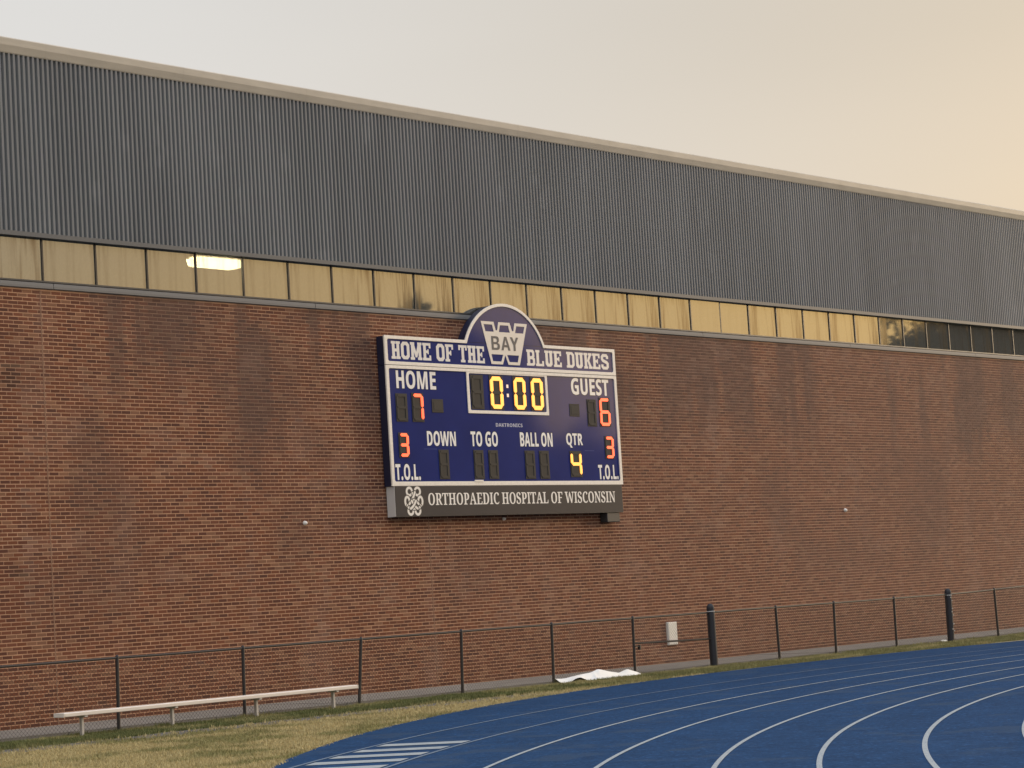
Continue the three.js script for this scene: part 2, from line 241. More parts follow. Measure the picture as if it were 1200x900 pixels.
// ------------------------------------------------------------------ scoreboard
const BX = 32.21, BY = 4.02;
const board = thing('scoreboard', 'large blue scoreboard with round crest, lit amber clock and red scores on the brick wall', 'scoreboard', [BX, BY, 0]);
{
  const AC = [3.6, 2.443], AR = 1.347;
  const outline = (inset, yb, yt, arch, r = 0) => {                              // rectangle, with the arch standing on its top edge when asked
    const s = new THREE.Shape(), x0 = inset, x1 = 7.2 - inset;
    s.moveTo(x0 + r, yb); s.lineTo(x1 - r, yb); if (r) s.quadraticCurveTo(x1, yb, x1, yb + r); s.lineTo(x1, yt - r); if (r) s.quadraticCurveTo(x1, yt, x1 - r, yt);
    if (arch) { const dx = Math.sqrt(arch * arch - (yt - AC[1]) ** 2), a = Math.atan2(yt - AC[1], dx); s.lineTo(AC[0] + dx, yt); s.absarc(AC[0], AC[1], arch, a, Math.PI - a, false); }
    s.lineTo(x0 + r, yt); if (r) s.quadraticCurveTo(x0, yt, x0, yt - r); s.lineTo(x0, yb + r); if (r) s.quadraticCurveTo(x0, yb, x0 + r, yb); return s;
  };
  const ext = (s, d, z, bev = 0.004) => new THREE.ExtrudeGeometry(s, { depth: d - 2 * bev, bevelEnabled: bev > 0, bevelSize: bev, bevelOffset: -bev, bevelThickness: bev, bevelSegments: 2, curveSegments: 48 }).translate(0, 0, z + bev);
  const navy = std(0.012, 0.014, 0.04, 0.5);
  part('cabinet', ext(outline(0.01, 0, 2.385, 0), 0.2, 0.02), navy, board);
  part('header_cabinet', ext(outline(0.01, 2.395, 2.965, AR - 0.01), 0.2, 0.02), navy, board);
  const cream = new THREE.MeshStandardMaterial({ map: texture(256, 256, (u, v) => { const k = 0.85 + 0.2 * fbm(u * 30, v * 30, 170); return [0.84 * k, 0.765 * k, 0.675 * k]; }), roughness: 0.55 });
  const fr = (outer, inner, z, d) => { outer.holes.push(new THREE.Path(inner.getPoints(48))); return ext(outer, d, z); };
  part('header_frame', fr(outline(0, 2.395, 2.975, AR), outline(0.08, 2.462, 2.908, AR - 0.062, 0.05), 0.215, 0.035), cream, board);
  part('main_frame', fr(outline(0, 0, 2.385, 0), outline(0.08, 0.085, 2.322, 0, 0.05), 0.215, 0.035), cream, board);
  const rs = (x0, x1, y0, y1, r) => { const s = new THREE.Shape(); s.moveTo(x0 + r, y0); s.lineTo(x1 - r, y0); s.quadraticCurveTo(x1, y0, x1, y0 + r); s.lineTo(x1, y1 - r); s.quadraticCurveTo(x1, y1, x1 - r, y1); s.lineTo(x0 + r, y1); s.quadraticCurveTo(x0, y1, x0, y1 - r); s.lineTo(x0, y0 + r); s.quadraticCurveTo(x0, y0, x0 + r, y0); return s; };
  part('clock_frame', fr(rs(2.335, 4.86, 1.475, 2.3215, 0.01), rs(2.41, 4.79, 1.54, 2.295, 0.04), 0.223, 0.022), cream, board);

  // printed faces
  const S = 2048 / 7.2, CW = 2048, CH = Math.round(3.8 * S), cv = document.createElement('canvas'); cv.width = CW; cv.height = CH; const c = cv.getContext('2d');
  const X = (x) => x * S, Y = (y) => (3.8 - y) * S;
  const img = c.createImageData(CW, CH);
  for (let j = 0; j < CH; j++) for (let i = 0; i < CW; i++) { const n = fbm(i / 130, j / 130, 180, 3), k = 0.86 + 0.28 * n, o = (j * CW + i) * 4; img.data[o] = toS(0.012 * k); img.data[o + 1] = toS(0.022 * k); img.data[o + 2] = toS(0.138 * k); img.data[o + 3] = 255; }
  c.putImageData(img, 0, 0);
  const seam = (x0, y0, x1, y1) => { c.strokeStyle = 'rgba(10,12,35,0.8)'; c.lineWidth = 2.5; c.beginPath(); c.moveTo(X(x0), Y(y0)); c.lineTo(X(x1), Y(y1)); c.stroke(); };
  seam(0, 2.94, 7.2, 2.94);
  c.strokeStyle = 'rgba(120,125,165,0.55)'; c.lineWidth = 3; for (const [x0, x1] of [[0.97, 1.35], [5.98, 6.3]]) { c.beginPath(); c.moveTo(X(x0), Y(0.735)); c.lineTo(X(x1), Y(0.735)); c.stroke(); }
  const fit = (t, x0, x1, yb, yt, font, fill = '#ece4da', ln = 0) => {             // lettering stretched to the printed box
    c.save(); c.font = font; const m = c.measureText(t), w = m.actualBoundingBoxLeft + m.actualBoundingBoxRight, h = m.actualBoundingBoxAscent + m.actualBoundingBoxDescent;
    c.translate(X(x0), Y(yb)); c.scale(X(x1 - x0) / w, (yt - yb) * S / h); c.translate(m.actualBoundingBoxLeft, -m.actualBoundingBoxDescent);
    if (ln) { c.strokeStyle = '#0b0d26'; c.lineWidth = ln * 2; c.lineJoin = 'round'; c.strokeText(t, 0, 0); c.lineWidth = ln * 0.5; c.strokeStyle = fill; }
    c.fillStyle = fill; c.fillText(t, 0, 0); if (ln) c.strokeText(t, 0, 0); c.restore();
  };
  const sans = 'bold 120px sans-serif', serif = 'bold 120px serif';
  fit('HOME', 0.29, 1.43, 1.93, 2.29, sans, '#f5efe8', 4); fit('GUEST', 5.66, 6.93, 1.94, 2.3, sans, '#f5efe8', 4);
  fit('DOWN', 1.08, 1.92, 0.80, 1.095, sans, '#f7f2ec', 5); fit('TO GO', 2.37, 3.19, 0.80, 1.105, sans, '#f7f2ec', 5); fit('BALL ON', 3.89, 4.93, 0.81, 1.105, sans, '#f7f2ec', 5); fit('QTR', 5.385, 5.93, 0.80, 1.105, sans, '#f7f2ec', 5);
  fit('T.O.L.', 0.13, 0.835, 0.115, 0.43, sans, '#f7f2ec', 5); fit('T.O.L.', 6.395, 7.08, 0.115, 0.43, sans, '#f7f2ec', 5);
  fit('DAKTRONICS', 3.16, 3.995, 1.21, 1.285, sans, '#c9c8cf', 0);
  // slab lettering of the header, drawn glyph by glyph in a box of 10 by 14
  const rect = (x, y, w, h) => c.fillRect(x, y, w, h), poly = (...p) => { c.beginPath(); p.forEach(([x, y], i) => c[i ? 'lineTo' : 'moveTo'](x, y)); c.closePath(); c.fill(); };
  const T = 3.1, SL = 2.1;
  const stem = (x, s0 = 0.9, s1 = 0.9) => { rect(x, 0, T, 14); rect(x - s0, 0, T + 2 * s0, SL); rect(x - s1, 14 - SL, T + 2 * s1, SL); };
  const ring = (x0, x1, y0, y1, t, k) => { c.beginPath(); const o = [[x0 + k, y0], [x1 - k, y0], [x1, y0 + k], [x1, y1 - k], [x1 - k, y1], [x0 + k, y1], [x0, y1 - k], [x0, y0 + k]], n = k * 0.45, q = [[x0 + t + n, y0 + t * 0.85], [x0 + t, y0 + t * 0.85 + n], [x0 + t, y1 - t * 0.85 - n], [x0 + t + n, y1 - t * 0.85], [x1 - t - n, y1 - t * 0.85], [x1 - t, y1 - t * 0.85 - n], [x1 - t, y0 + t * 0.85 + n], [x1 - t - n, y0 + t * 0.85]]; for (const pl of [o, q]) { pl.forEach(([x, y], i) => c[i ? 'lineTo' : 'moveTo'](x, y)); c.closePath(); } c.fill('evenodd'); };
  const G = {
    H: () => { stem(0.9); stem(6.0); rect(3, 5.8, 4, 2.4); }, O: () => ring(0.2, 9.8, 0, 14, T, 2.3),
    M: () => { stem(0.9); stem(9.2); poly([0.9, 0], [4, 0], [6.6, 7.5], [9.2, 0], [12.3, 0], [7.6, 12], [5.6, 12]); }, E: () => { stem(0.9, 0.9, 0.9); rect(1, 0, 8.4, SL); rect(7.3, 0, 2.1, 4.2); rect(3, 5.9, 3.6, 2.2); rect(5.6, 5, 1.4, 4); rect(1, 14 - SL, 8.6, SL); rect(7.5, 9.8, 2.1, 4.2); },
    F: () => { stem(0.9, 0.9, 1.2); rect(1, 0, 8.4, SL); rect(7.3, 0, 2.1, 4.2); rect(3, 5.9, 3.6, 2.2); rect(5.6, 5, 1.4, 4); }, T: () => { rect(3.45, 0, T, 14); rect(2.3, 14 - SL, 5.4, SL); rect(0, 0, 10, SL); rect(0, 0, 1.9, 4.2); rect(8.1, 0, 1.9, 4.2); },
    B: () => { stem(0.9, 0.9, 0.9); ring(0.9, 9.3, 0, 7.8, 2.6, 1.6); ring(0.9, 9.8, 6.2, 14, 2.6, 1.6); }, L: () => { stem(0.9, 0.9, 0.9); rect(1, 14 - SL, 8.6, SL); rect(7.5, 9.4, 2.1, 4.6); },
    U: () => { rect(0.9, 0, T, 11); rect(6, 0, T, 11); rect(0, 0, 4.9, SL); rect(5.1, 0, 4.9, SL); poly([0.9, 10], [4, 10], [4.6, 11.4], [5.4, 11.4], [6, 10], [9.1, 10], [9.1, 12], [7.2, 14], [2.8, 14], [0.9, 12]); },
    D: () => { stem(0.9, 0.9, 0.9); ring(0.9, 9.8, 0, 14, T * 0.9, 2.3); }, K: () => { stem(0.9); poly([3.6, 7.6], [6.6, 1.5], [9.6, 1.5], [6, 8.2]); poly([4.4, 7], [6.2, 5.4], [9.8, 13], [6.6, 13]); rect(5.6, 0, 4.4, SL); rect(5.8, 14 - SL, 4.6, SL); },
    S: () => { poly([2.2, 0], [7.6, 0], [9.5, 2], [9.5, 4.4], [6.6, 4.4], [6.6, 2.6], [3.6, 2.6], [3.1, 3.2], [3.1, 4.6], [7.8, 6.2], [9.8, 8], [9.8, 11.8], [7.8, 14], [2.2, 14], [0.2, 11.8], [0.2, 9.4], [3.1, 9.4], [3.1, 11.3], [6.6, 11.3], [6.9, 10.8], [6.9, 9], [2, 7.2], [0.2, 5.4], [0.2, 2.2]); },
  };
  const wide = { M: 13.2, H: 10, O: 10, ' ': 4.2 };
  const slab = (t, x0, x1, y0, y1) => {
    let w = 0; for (const ch of t) w += (wide[ch] || 10) + 0.7; w -= 0.7; const kx = X(x1 - x0) / w, ky = (y1 - y0) * S / 14; let x = 0;
    c.fillStyle = '#ece5dc'; for (const ch of t) { if (G[ch]) { c.save(); c.translate(X(x0) + x * kx, Y(y1)); c.scale(kx, ky); G[ch](); c.restore(); } x += (wide[ch] || 10) + 0.7; }
  };
  slab('HOME OF THE', 0.2, 2.95, 2.515, 2.868); slab('BLUE DUKES', 4.26, 7.0, 2.52, 2.862);
  const tex = new THREE.CanvasTexture(cv); tex.colorSpace = THREE.SRGBColorSpace; tex.magFilter = THREE.LinearFilter;
  const face = new THREE.MeshPhysicalMaterial({ map: tex, roughness: 0.6, specularIntensity: 0.1, clearcoat: 1, clearcoatRoughness: 0.06 });
  const faceUV = (g) => planarUV(g, (x) => x / 7.2, (x, y) => y / 3.8);
  part('header_panel', faceUV(ext(outline(0.05, 2.43, 2.93, AR - 0.05), 0.008, 0.222, 0)), face, board);
  part('main_panel', faceUV(ext(rs(0.05, 7.15, 0.05, 2.345, 0.01), 0.008, 0.2215, 0)), face, board);

  // crest: raised W with the band lettered BAY
  const wp = [[2.877, 3.397], [3.275, 3.397], [3.324, 3.222], [3.372, 3.222], [3.421, 3.397], [3.776, 3.397], [3.835, 3.226], [3.882, 3.226], [3.928, 3.397], [4.325, 3.397], [4.022, 2.512], [3.668, 2.512], [3.578, 2.712], [3.49, 2.512], [3.137, 2.512]];
  const holes = [[[2.962, 3.335], [3.222, 3.335], [3.262, 3.188], [3.007, 3.188]], [[3.464, 3.335], [3.722, 3.335], [3.766, 3.19], [3.424, 3.19]], [[3.98, 3.335], [4.238, 3.335], [4.192, 3.19], [3.93, 3.19]], [[3.148, 2.717], [3.516, 2.717], [3.448, 2.572], [3.19, 2.572]], [[3.64, 2.717], [4.01, 2.717], [3.966, 2.572], [3.702, 2.572]]];
  const toS2 = (P, K = THREE.Shape) => { const s = new K(); P.forEach(([x, y], i) => s[i ? 'lineTo' : 'moveTo'](x, y)); s.closePath(); return s; };
  const W = toS2(wp); holes.forEach((h) => W.holes.push(toS2(h.slice().reverse(), THREE.Path)));
  const crest = part('crest_letter', ext(W, 0.007, 0.2305, 0.001), std(0.68, 0.62, 0.55, 0.5), board);
  const ink = std(0.07, 0.068, 0.075, 0.6), gl = (shapes) => mergeGeometries(shapes.map((s) => ext(s, 0.004, 0.2378, 0)));
  const bB = new THREE.Shape(); bB.moveTo(3.172, 2.812); bB.lineTo(3.172, 3.096); bB.lineTo(3.33, 3.096); bB.quadraticCurveTo(3.405, 3.09, 3.405, 3.02); bB.quadraticCurveTo(3.4, 2.975, 3.36, 2.96); bB.quadraticCurveTo(3.425, 2.945, 3.425, 2.885); bB.quadraticCurveTo(3.42, 2.815, 3.33, 2.812); bB.closePath();
  const h1 = new THREE.Path(); h1.moveTo(3.232, 2.855); h1.lineTo(3.32, 2.855); h1.quadraticCurveTo(3.36, 2.86, 3.36, 2.895); h1.quadraticCurveTo(3.355, 2.93, 3.31, 2.93); h1.lineTo(3.232, 2.93); h1.closePath();
  const h2 = new THREE.Path(); h2.moveTo(3.232, 2.975); h2.lineTo(3.3, 2.975); h2.quadraticCurveTo(3.342, 2.98, 3.342, 3.013); h2.quadraticCurveTo(3.34, 3.05, 3.3, 3.052); h2.lineTo(3.232, 3.052); h2.closePath(); bB.holes.push(h1, h2);
  const bA = toS2([[3.47, 2.812], [3.575, 3.096], [3.645, 3.096], [3.75, 2.812], [3.686, 2.812], [3.664, 2.878], [3.556, 2.878], [3.534, 2.812]]); bA.holes.push(toS2([[3.572, 2.925], [3.61, 3.035], [3.648, 2.925]], THREE.Path));
  const bY = toS2([[3.855, 2.812], [3.855, 2.93], [3.755, 3.096], [3.825, 3.096], [3.886, 2.99], [3.947, 3.096], [4.015, 3.096], [3.916, 2.93], [3.916, 2.812]]);
  part('lettering', gl([bB, bA, bY]), ink, crest);

  // seven-segment digits
  const housing = std(0.034, 0.029, 0.023, 0.8), off = std(0.04, 0.034, 0.027, 0.8);
  const amber = std(0.3, 0.2, 0.05, 0.5, { emissive: new THREE.Color(1, 0.37, 0.06), emissiveIntensity: 1.25 }), red = std(0.3, 0.06, 0.03, 0.5, { emissive: new THREE.Color(1, 0.105, 0.035), emissiveIntensity: 1.3 });
  const ON = { 0: 'abcdef', 3: 'abcdg', 4: 'bcfg', 6: 'acdefg', 7: 'abc', x: '' };
  function seg(x0, y0, x1, y1, w) {                                                // bar with tapered ends
    const dx = x1 - x0, dy = y1 - y0, l = Math.hypot(dx, dy), ux = dx / l, uy = dy / l, h = w / 2, s = new THREE.Shape();
    [[0, 0], [h * 0.8, h], [l - h * 0.8, h], [l, 0], [l - h * 0.8, -h], [h * 0.8, -h]].forEach(([a, b], i) => s[i ? 'lineTo' : 'moveTo'](x0 + ux * a - uy * b, y0 + uy * a + ux * b)); s.closePath(); return ext(s, 0.012, 0, 0.0015);
  }
  function digit(x0, y0, x1, y1, value, lit, w) {
    const p = part('digit', rbox(x0, x1, y0, y1, 0.226, 0.238, 0.004), housing, board), m = w * 0.75, a = x0 + m, b = x1 - m, lo = y0 + m, hi = y1 - m, mid = (lo + hi) / 2, e = 0.004;
    const segs = { a: [a + e, hi, b - e, hi], b: [b, hi - e, b, mid + e], c: [b, mid - e, b, lo + e], d: [a + e, lo, b - e, lo], e: [a, mid - e, a, lo + e], f: [a, hi - e, a, mid + e], g: [a + e, mid, b - e, mid] };
    for (const k in segs) { const on = ON[value].includes(k); part(on ? 'led_segment' : 'dark_segment', seg(...segs[k], on ? w : w * 0.8).translate(0, 0, on ? 0.2385 : 0.2345), on ? lit : off, p); }
  }
  digit(0.235, 1.27, 0.565, 1.83, 'x', red, 0.06); digit(0.69, 1.27, 1.03, 1.85, 7, red, 0.066);
  digit(6.14, 1.265, 6.45, 1.85, 'x', red, 0.06); digit(6.55, 1.265, 6.93, 1.9, 6, red, 0.066);
  digit(0.255, 0.56, 0.55, 1.055, 3, red, 0.062); digit(6.665, 0.56, 6.98, 1.06, 3, red, 0.062);
  digit(2.45, 1.56, 2.84, 2.275, 'x', amber, 0.08); digit(3.02, 1.56, 3.45, 2.275, 0, amber, 0.088); digit(3.755, 1.56, 4.165, 2.275, 0, amber, 0.088); digit(4.305, 1.56, 4.725, 2.275, 0, amber, 0.088);
  for (const [a, b] of [[1.385, 1.68], [2.415, 2.72], [2.865, 3.165], [4.0, 4.32], [4.46, 4.775]]) digit(a, 0.13, b, 0.725, 'x', amber, 0.06);
  digit(5.46, 0.165, 5.85, 0.725, 4, amber, 0.07);
  for (const y of [2.06, 1.87]) part('colon_dot', rbox(3.555, 3.615, y - 0.035, y + 0.035, 0.2298, 0.238, 0.003), std(0.5, 0.42, 0.35, 0.5, { emissive: new THREE.Color(0.9, 0.6, 0.45), emissiveIntensity: 0.5 }), board).name = 'colon_led';
  for (const [a, b] of [[1.27, 1.6], [5.55, 5.88]]) { const q = part('possession_light', rbox(a, b, 1.47, 1.74, 0.226, 0.238, 0.004), housing, board); part('dark_segment', rbox(a + 0.05, b - 0.05, 1.52, 1.69, 0.2375, 0.242, 0.003), off, q); }
  part('bracket', rbox(2.39, 2.65, 0.072, 0.112, 0.236, 0.262, 0.006), cream, board);

  // sponsor panel
  const k = document.createElement('canvas'); k.width = 2048; k.height = 176; const d = k.getContext('2d'), PS = 2048 / 7.09, PX = (x) => (x - 0.05) * PS, PY = (y) => (-0.0 - y) * (176 / 0.605);
  const im2 = d.createImageData(2048, 176); for (let j = 0; j < 176; j++) for (let i = 0; i < 2048; i++) { const n = 0.88 + 0.24 * fbm(i / 90, j / 60, 190, 3), o = (j * 2048 + i) * 4; im2.data[o] = toS(0.028 * n); im2.data[o + 1] = toS(0.024 * n); im2.data[o + 2] = toS(0.028 * n); im2.data[o + 3] = 255; } d.putImageData(im2, 0, 0);
  { d.save(); d.font = serif; const t = 'ORTHOPAEDIC HOSPITAL OF WISCONSIN', m = d.measureText(t), w = m.actualBoundingBoxLeft + m.actualBoundingBoxRight, h = m.actualBoundingBoxAscent + m.actualBoundingBoxDescent; d.translate(PX(0.985), PY(-0.388)); d.scale(PX(6.885) / w - PX(0.985) / w, 0.245 * (176 / 0.605) / h); d.translate(m.actualBoundingBoxLeft, -m.actualBoundingBoxDescent); d.fillStyle = '#ece5dc'; d.fillText(t, 0, 0); d.restore(); }
  { // interlaced knot emblem
    d.save(); d.translate(PX(0.572), PY(-0.297)); d.scale(PS, 176 / 0.605); d.lineCap = 'round'; d.lineJoin = 'round';
    const loops = [[-0.115, 0.185, 0.075, 0.075], [0.115, 0.185, 0.075, 0.075], [-0.185, -0.01, 0.06, 0.09], [0.185, -0.01, 0.06, 0.09], [-0.1, -0.195, 0.07, 0.072], [0.1, -0.195, 0.07, 0.072]];
    const put = (fn) => { d.strokeStyle = '#3d3836'; d.lineWidth = 0.085; fn(); d.strokeStyle = '#e6dfd5'; d.lineWidth = 0.052; fn(); };
    loops.forEach(([x, y, a, b]) => put(() => { d.beginPath(); d.ellipse(x, -y, a, b, 0, 0, Math.PI * 2); d.stroke(); }));
    [[[-0.03, 0.15], [0.02, -0.02], [0.19, -0.1]], [[0.04, 0.17], [-0.02, 0.02], [-0.19, -0.1]], [[-0.13, -0.06], [0, 0.09], [0.13, -0.06]], [[-0.16, -0.13], [0, -0.17], [0.16, -0.13]], [[-0.06, 0.0], [0.02, -0.12], [0.1, -0.15]], [[0.06, 0.0], [-0.02, -0.12], [-0.1, -0.15]]].forEach(([a, b, e]) => put(() => { d.beginPath(); d.moveTo(a[0], -a[1]); d.quadraticCurveTo(b[0], -b[1], e[0], -e[1]); d.stroke(); }));
    d.restore();
  }
  const kt = new THREE.CanvasTexture(k); kt.colorSpace = THREE.SRGBColorSpace; kt.magFilter = THREE.LinearFilter;
  part('sponsor_panel', box(0.05, 7.14, -0.605, -0.003, 0.03, 0.25), std(0.06, 0.055, 0.053, 0.55), board);
  part('sponsor_face', planarUV(new THREE.PlaneGeometry(7.07, 0.585).translate(3.595, -0.304, 0.2535), (x) => (x - 0.05) / 7.09, (x, y) => 1 + y / 0.605), new THREE.MeshPhysicalMaterial({ map: kt, roughness: 0.6, specularIntensity: 0.5 }), board);
  part('end_cap', rbox(0.043, 0.0495, -0.603, -0.005, 0.03, 0.251, 0.002), std(0.6, 0.57, 0.54, 0.5), board);
  part('junction_box', rbox(6.6, 7.03, -0.81, -0.61, 0.03, 0.23, 0.012), std(0.04, 0.037, 0.038, 0.6), board);
}

// ------------------------------------------------------------------ fence
const fence = thing('chain_link_fence', 'low dark chain link fence with two thick padded posts in front of the wall', 'fence', [0, 0, 2.4]);
{
  const black = std(0.022, 0.017, 0.016, 0.5), wireM = std(0.035, 0.027, 0.024, 0.5, { metalness: 0.2 }), pad = std(0.02, 0.019, 0.024, 0.7);
  const P = [[15.5, 15.5], [18.15, 18.15], [20.8, 20.8], [23.51, 23.48], [26.19, 26.16], [28.99, 28.86], [31.61, 31.55], [34.2, 34.16], [36.73, 36.7], [39.38, 39.38, 1], [41.76, 41.78], [44.04, 44.0], [46.57, 46.55], [49.02, 49.0, 2], [51.24, 51.27], [53.9, 53.9], [56.5, 56.5], [59.1, 59.1], [61.8, 61.8]];
  const top = (x) => x > 50 ? 1.15 + (x - 50) * 0.02 : 1.145;
  const postProf = (h, r) => new THREE.LatheGeometry([[0, h + 0.035], [r * 0.6, h + 0.028], [r * 1.1, h + 0.01], [r * 1.1, h - 0.02], [r, h - 0.025], [r, -0.1]].map(([a, b]) => new THREE.Vector2(a, b)), 12);
  P.forEach(([xt, xb, thick]) => {
    if (thick) {
      const h = thick === 1 ? 1.33 : 1.285, r = 0.082, pts = [[0, h], [r * 0.5, h - 0.012], [r * 0.9, h - 0.05], [r, h - 0.09], [r, h - 0.15], [r * 0.9, h - 0.16], [r * 0.9, h - 0.175], [r * 1.02, h - 0.185]];
      for (let y = h - 0.3; y > 0.05; y -= 0.1) pts.push([r * (1.0 + 0.05 * rnd()), y]); pts.push([r, -0.1]);
      const g = new THREE.LatheGeometry(pts.map(([a, b]) => new THREE.Vector2(a, b)), 20), p = part('padded_post', g, pad, fence, [xb, 0, 0]); p.rotation.z = (xb - xt) / h;
      part('strap', new THREE.TorusGeometry(r * 0.95, 0.011, 6, 20).rotateX(Math.PI / 2).translate(0, h - 0.168, 0), std(0.45, 0.43, 0.42, 0.6), p);
      if (thick === 2) for (let k = 0; k < 9; k++) part('tie', rbox(-0.018, 0.018, -0.012, 0.012, -0.006, 0.006, 0.003).rotateZ(rr(-0.6, 0.6)).translate(rr(-0.03, 0.05), rr(0.2, 1.15), 0.086), std(0.3, 0.29, 0.28, 0.6), p);
    } else { const p = part('post', postProf(top(xt) + 0.01, 0.03), black, fence, [xb, 0, 0]); p.rotation.z = (xb - xt) / 1.15; }
  });
  for (let i = 0; i + 1 < P.length; i++) {
    const [a, , ta] = P[i], [b, , tb] = P[i + 1], x0 = a + (ta ? 0.07 : 0.0), x1 = b - (tb ? 0.07 : 0.0), sag = rr(-0.012, 0.004);
    const mid = (x0 + x1) / 2; part('top_rail', mergeGeometries([bar([x0, top(a) - 0.005, 0], [mid, (top(a) + top(b)) / 2 + sag, 0], 0.021), bar([mid, (top(a) + top(b)) / 2 + sag, 0], [x1, top(b) - 0.005, 0], 0.021)]), black, fence);
    if (i === 8) part('mid_rail', bar([x0 + 0.03, 0.635, 0], [x1, 0.59, 0], 0.02), black, fence);
    // woven wire
    const pos = [], idx = [], r = 0.0021, zg = 0.028, st = 0.036, n = Math.floor((x1 - x0 - 0.06) / st), rowsN = 31, y0 = 0.03;
    for (let w = 0; w < n; w++) {
      const xc = x0 + 0.04 + w * st; const base = pos.length / 3;
      for (let k = 0; k <= rowsN; k++) { const s = (k + w) % 2 ? 1 : -1, x = xc + s * st * 0.5, y = y0 + k * 0.0356 * (top(mid) / 1.145), z = zg + s * 0.003; pos.push(x - r * 1.2, y, z, x + r * 0.6, y, z + r, x + r * 0.6, y, z - r); }
      for (let k = 0; k < rowsN; k++) for (let e = 0; e < 3; e++) { const A = base + k * 3 + e, B = base + k * 3 + (e + 1) % 3; idx.push(A, B, A + 3, B, B + 3, A + 3); }
    }
    const g = new THREE.BufferGeometry(); g.setAttribute('position', new THREE.Float32BufferAttribute(pos, 3)); g.setIndex(idx); g.computeVertexNormals();
    part('chain_link_mesh', g, wireM, fence);
  }
  part('gate_latch', mergeGeometries([rbox(36.7, 36.86, 0.56, 0.585, 0.01, 0.05, 0.006), rbox(36.83, 36.87, 0.5, 0.6, 0.0, 0.06, 0.008)]), black, fence);
}

// ------------------------------------------------------------------ bench
{
  const b = thing('team_bench', 'long low backless bench with pale metal seat and four legs before the fence', 'bench', [21.64, 0, 3.3], 0);
  const alu = new THREE.MeshStandardMaterial({ map: texture(512, 64, (u, v) => { const k = 0.9 + 0.12 * fbm(u * 40, v * 3, 200); return [0.82 * k, 0.74 * k, 0.66 * k]; }), roughness: 0.45, metalness: 0.15 }), leg = std(0.55, 0.52, 0.48, 0.5, { metalness: 0.2 });
  const seat = part('seat', rbox(0, 6.2, 0.33, 0.392, -0.125, 0.125, 0.012, 3), alu, b); void seat;
  part('end_cap', rbox(-0.012, 0.001, 0.329, 0.393, -0.126, 0.126, 0.005), alu, b); part('end_cap', rbox(6.199, 6.212, 0.329, 0.393, -0.126, 0.126, 0.005), alu, b);
  for (const x of [0.42, 2.2, 3.98, 5.73]) part('leg', mergeGeometries([rbox(x - 0.021, x + 0.021, -0.08, 0.3295, -0.04, 0.02, 0.006), rbox(x - 0.028, x + 0.028, 0.305, 0.3297, -0.115, 0.115, 0.004)]), leg, b);
}

// ------------------------------------------------------------------ white sheet lying by the fence
{
  const top = [[33.86, 0.11], [34.04, 0.10], [34.37, 0.12], [34.6, 0.145], [34.946, 0.165], [35.168, 0.215], [35.43, 0.17], [35.815, 0.1], [36.123, 0.155], [36.416, 0.08], [36.587, 0.025]];
  const bot = [[33.68, 0.03], [33.92, 0.025], [34.07, 0.085], [34.235, 0.105], [34.395, 0.055], [34.45, 0.012], [34.578, 0.008], [34.713, 0.012], [34.754, 0.07], [34.8, 0.025], [35.2, 0.018], [35.79, 0.012], [36.27, 0.012]];
  const at = (L, x) => { for (let i = 0; i + 1 < L.length; i++) if (x <= L[i + 1][0]) return mix(L[i][1], L[i + 1][1], clamp((x - L[i][0]) / (L[i + 1][0] - L[i][0]))); return L[L.length - 1][1]; };
  const n = 72, rows = [], V = 12;
  for (let j = 0; j <= V; j++) { const v = j / V, row = []; for (let i = 0; i <= n; i++) { const u = i / n, xt = mix(33.86, 36.587, u), xb = mix(33.68, 36.27, u), z = mix(2.62, 3.02, v) + 0.04 * (fbm(u * 9, v * 2, 210) - 0.5), hump = v < 0.3 ? mix(0.015, at(top, xt), Math.sin(v / 0.3 * Math.PI / 2)) : mix(at(top, xt), at(bot, xb), smooth(0.3, 1, v) ); row.push([mix(xt, xb, v), hump + 0.018 * (fbm(u * 16, v * 4, 211) - 0.5) * Math.sin(v * Math.PI), z]); } rows.push(row); }
  const g = ribbon(rows), sheet = new THREE.MeshPhysicalMaterial({ color: new THREE.Color().setRGB(0.76, 0.73, 0.68), roughness: 0.8, side: THREE.DoubleSide });
  const m = new THREE.Mesh(g, sheet); m.name = numbered('white_tarp'); m.castShadow = m.receiveShadow = true; m.userData = { label: 'crumpled white plastic sheet lying on the grass at the track edge by the fence', category: 'tarp' }; scene.add(m);
}

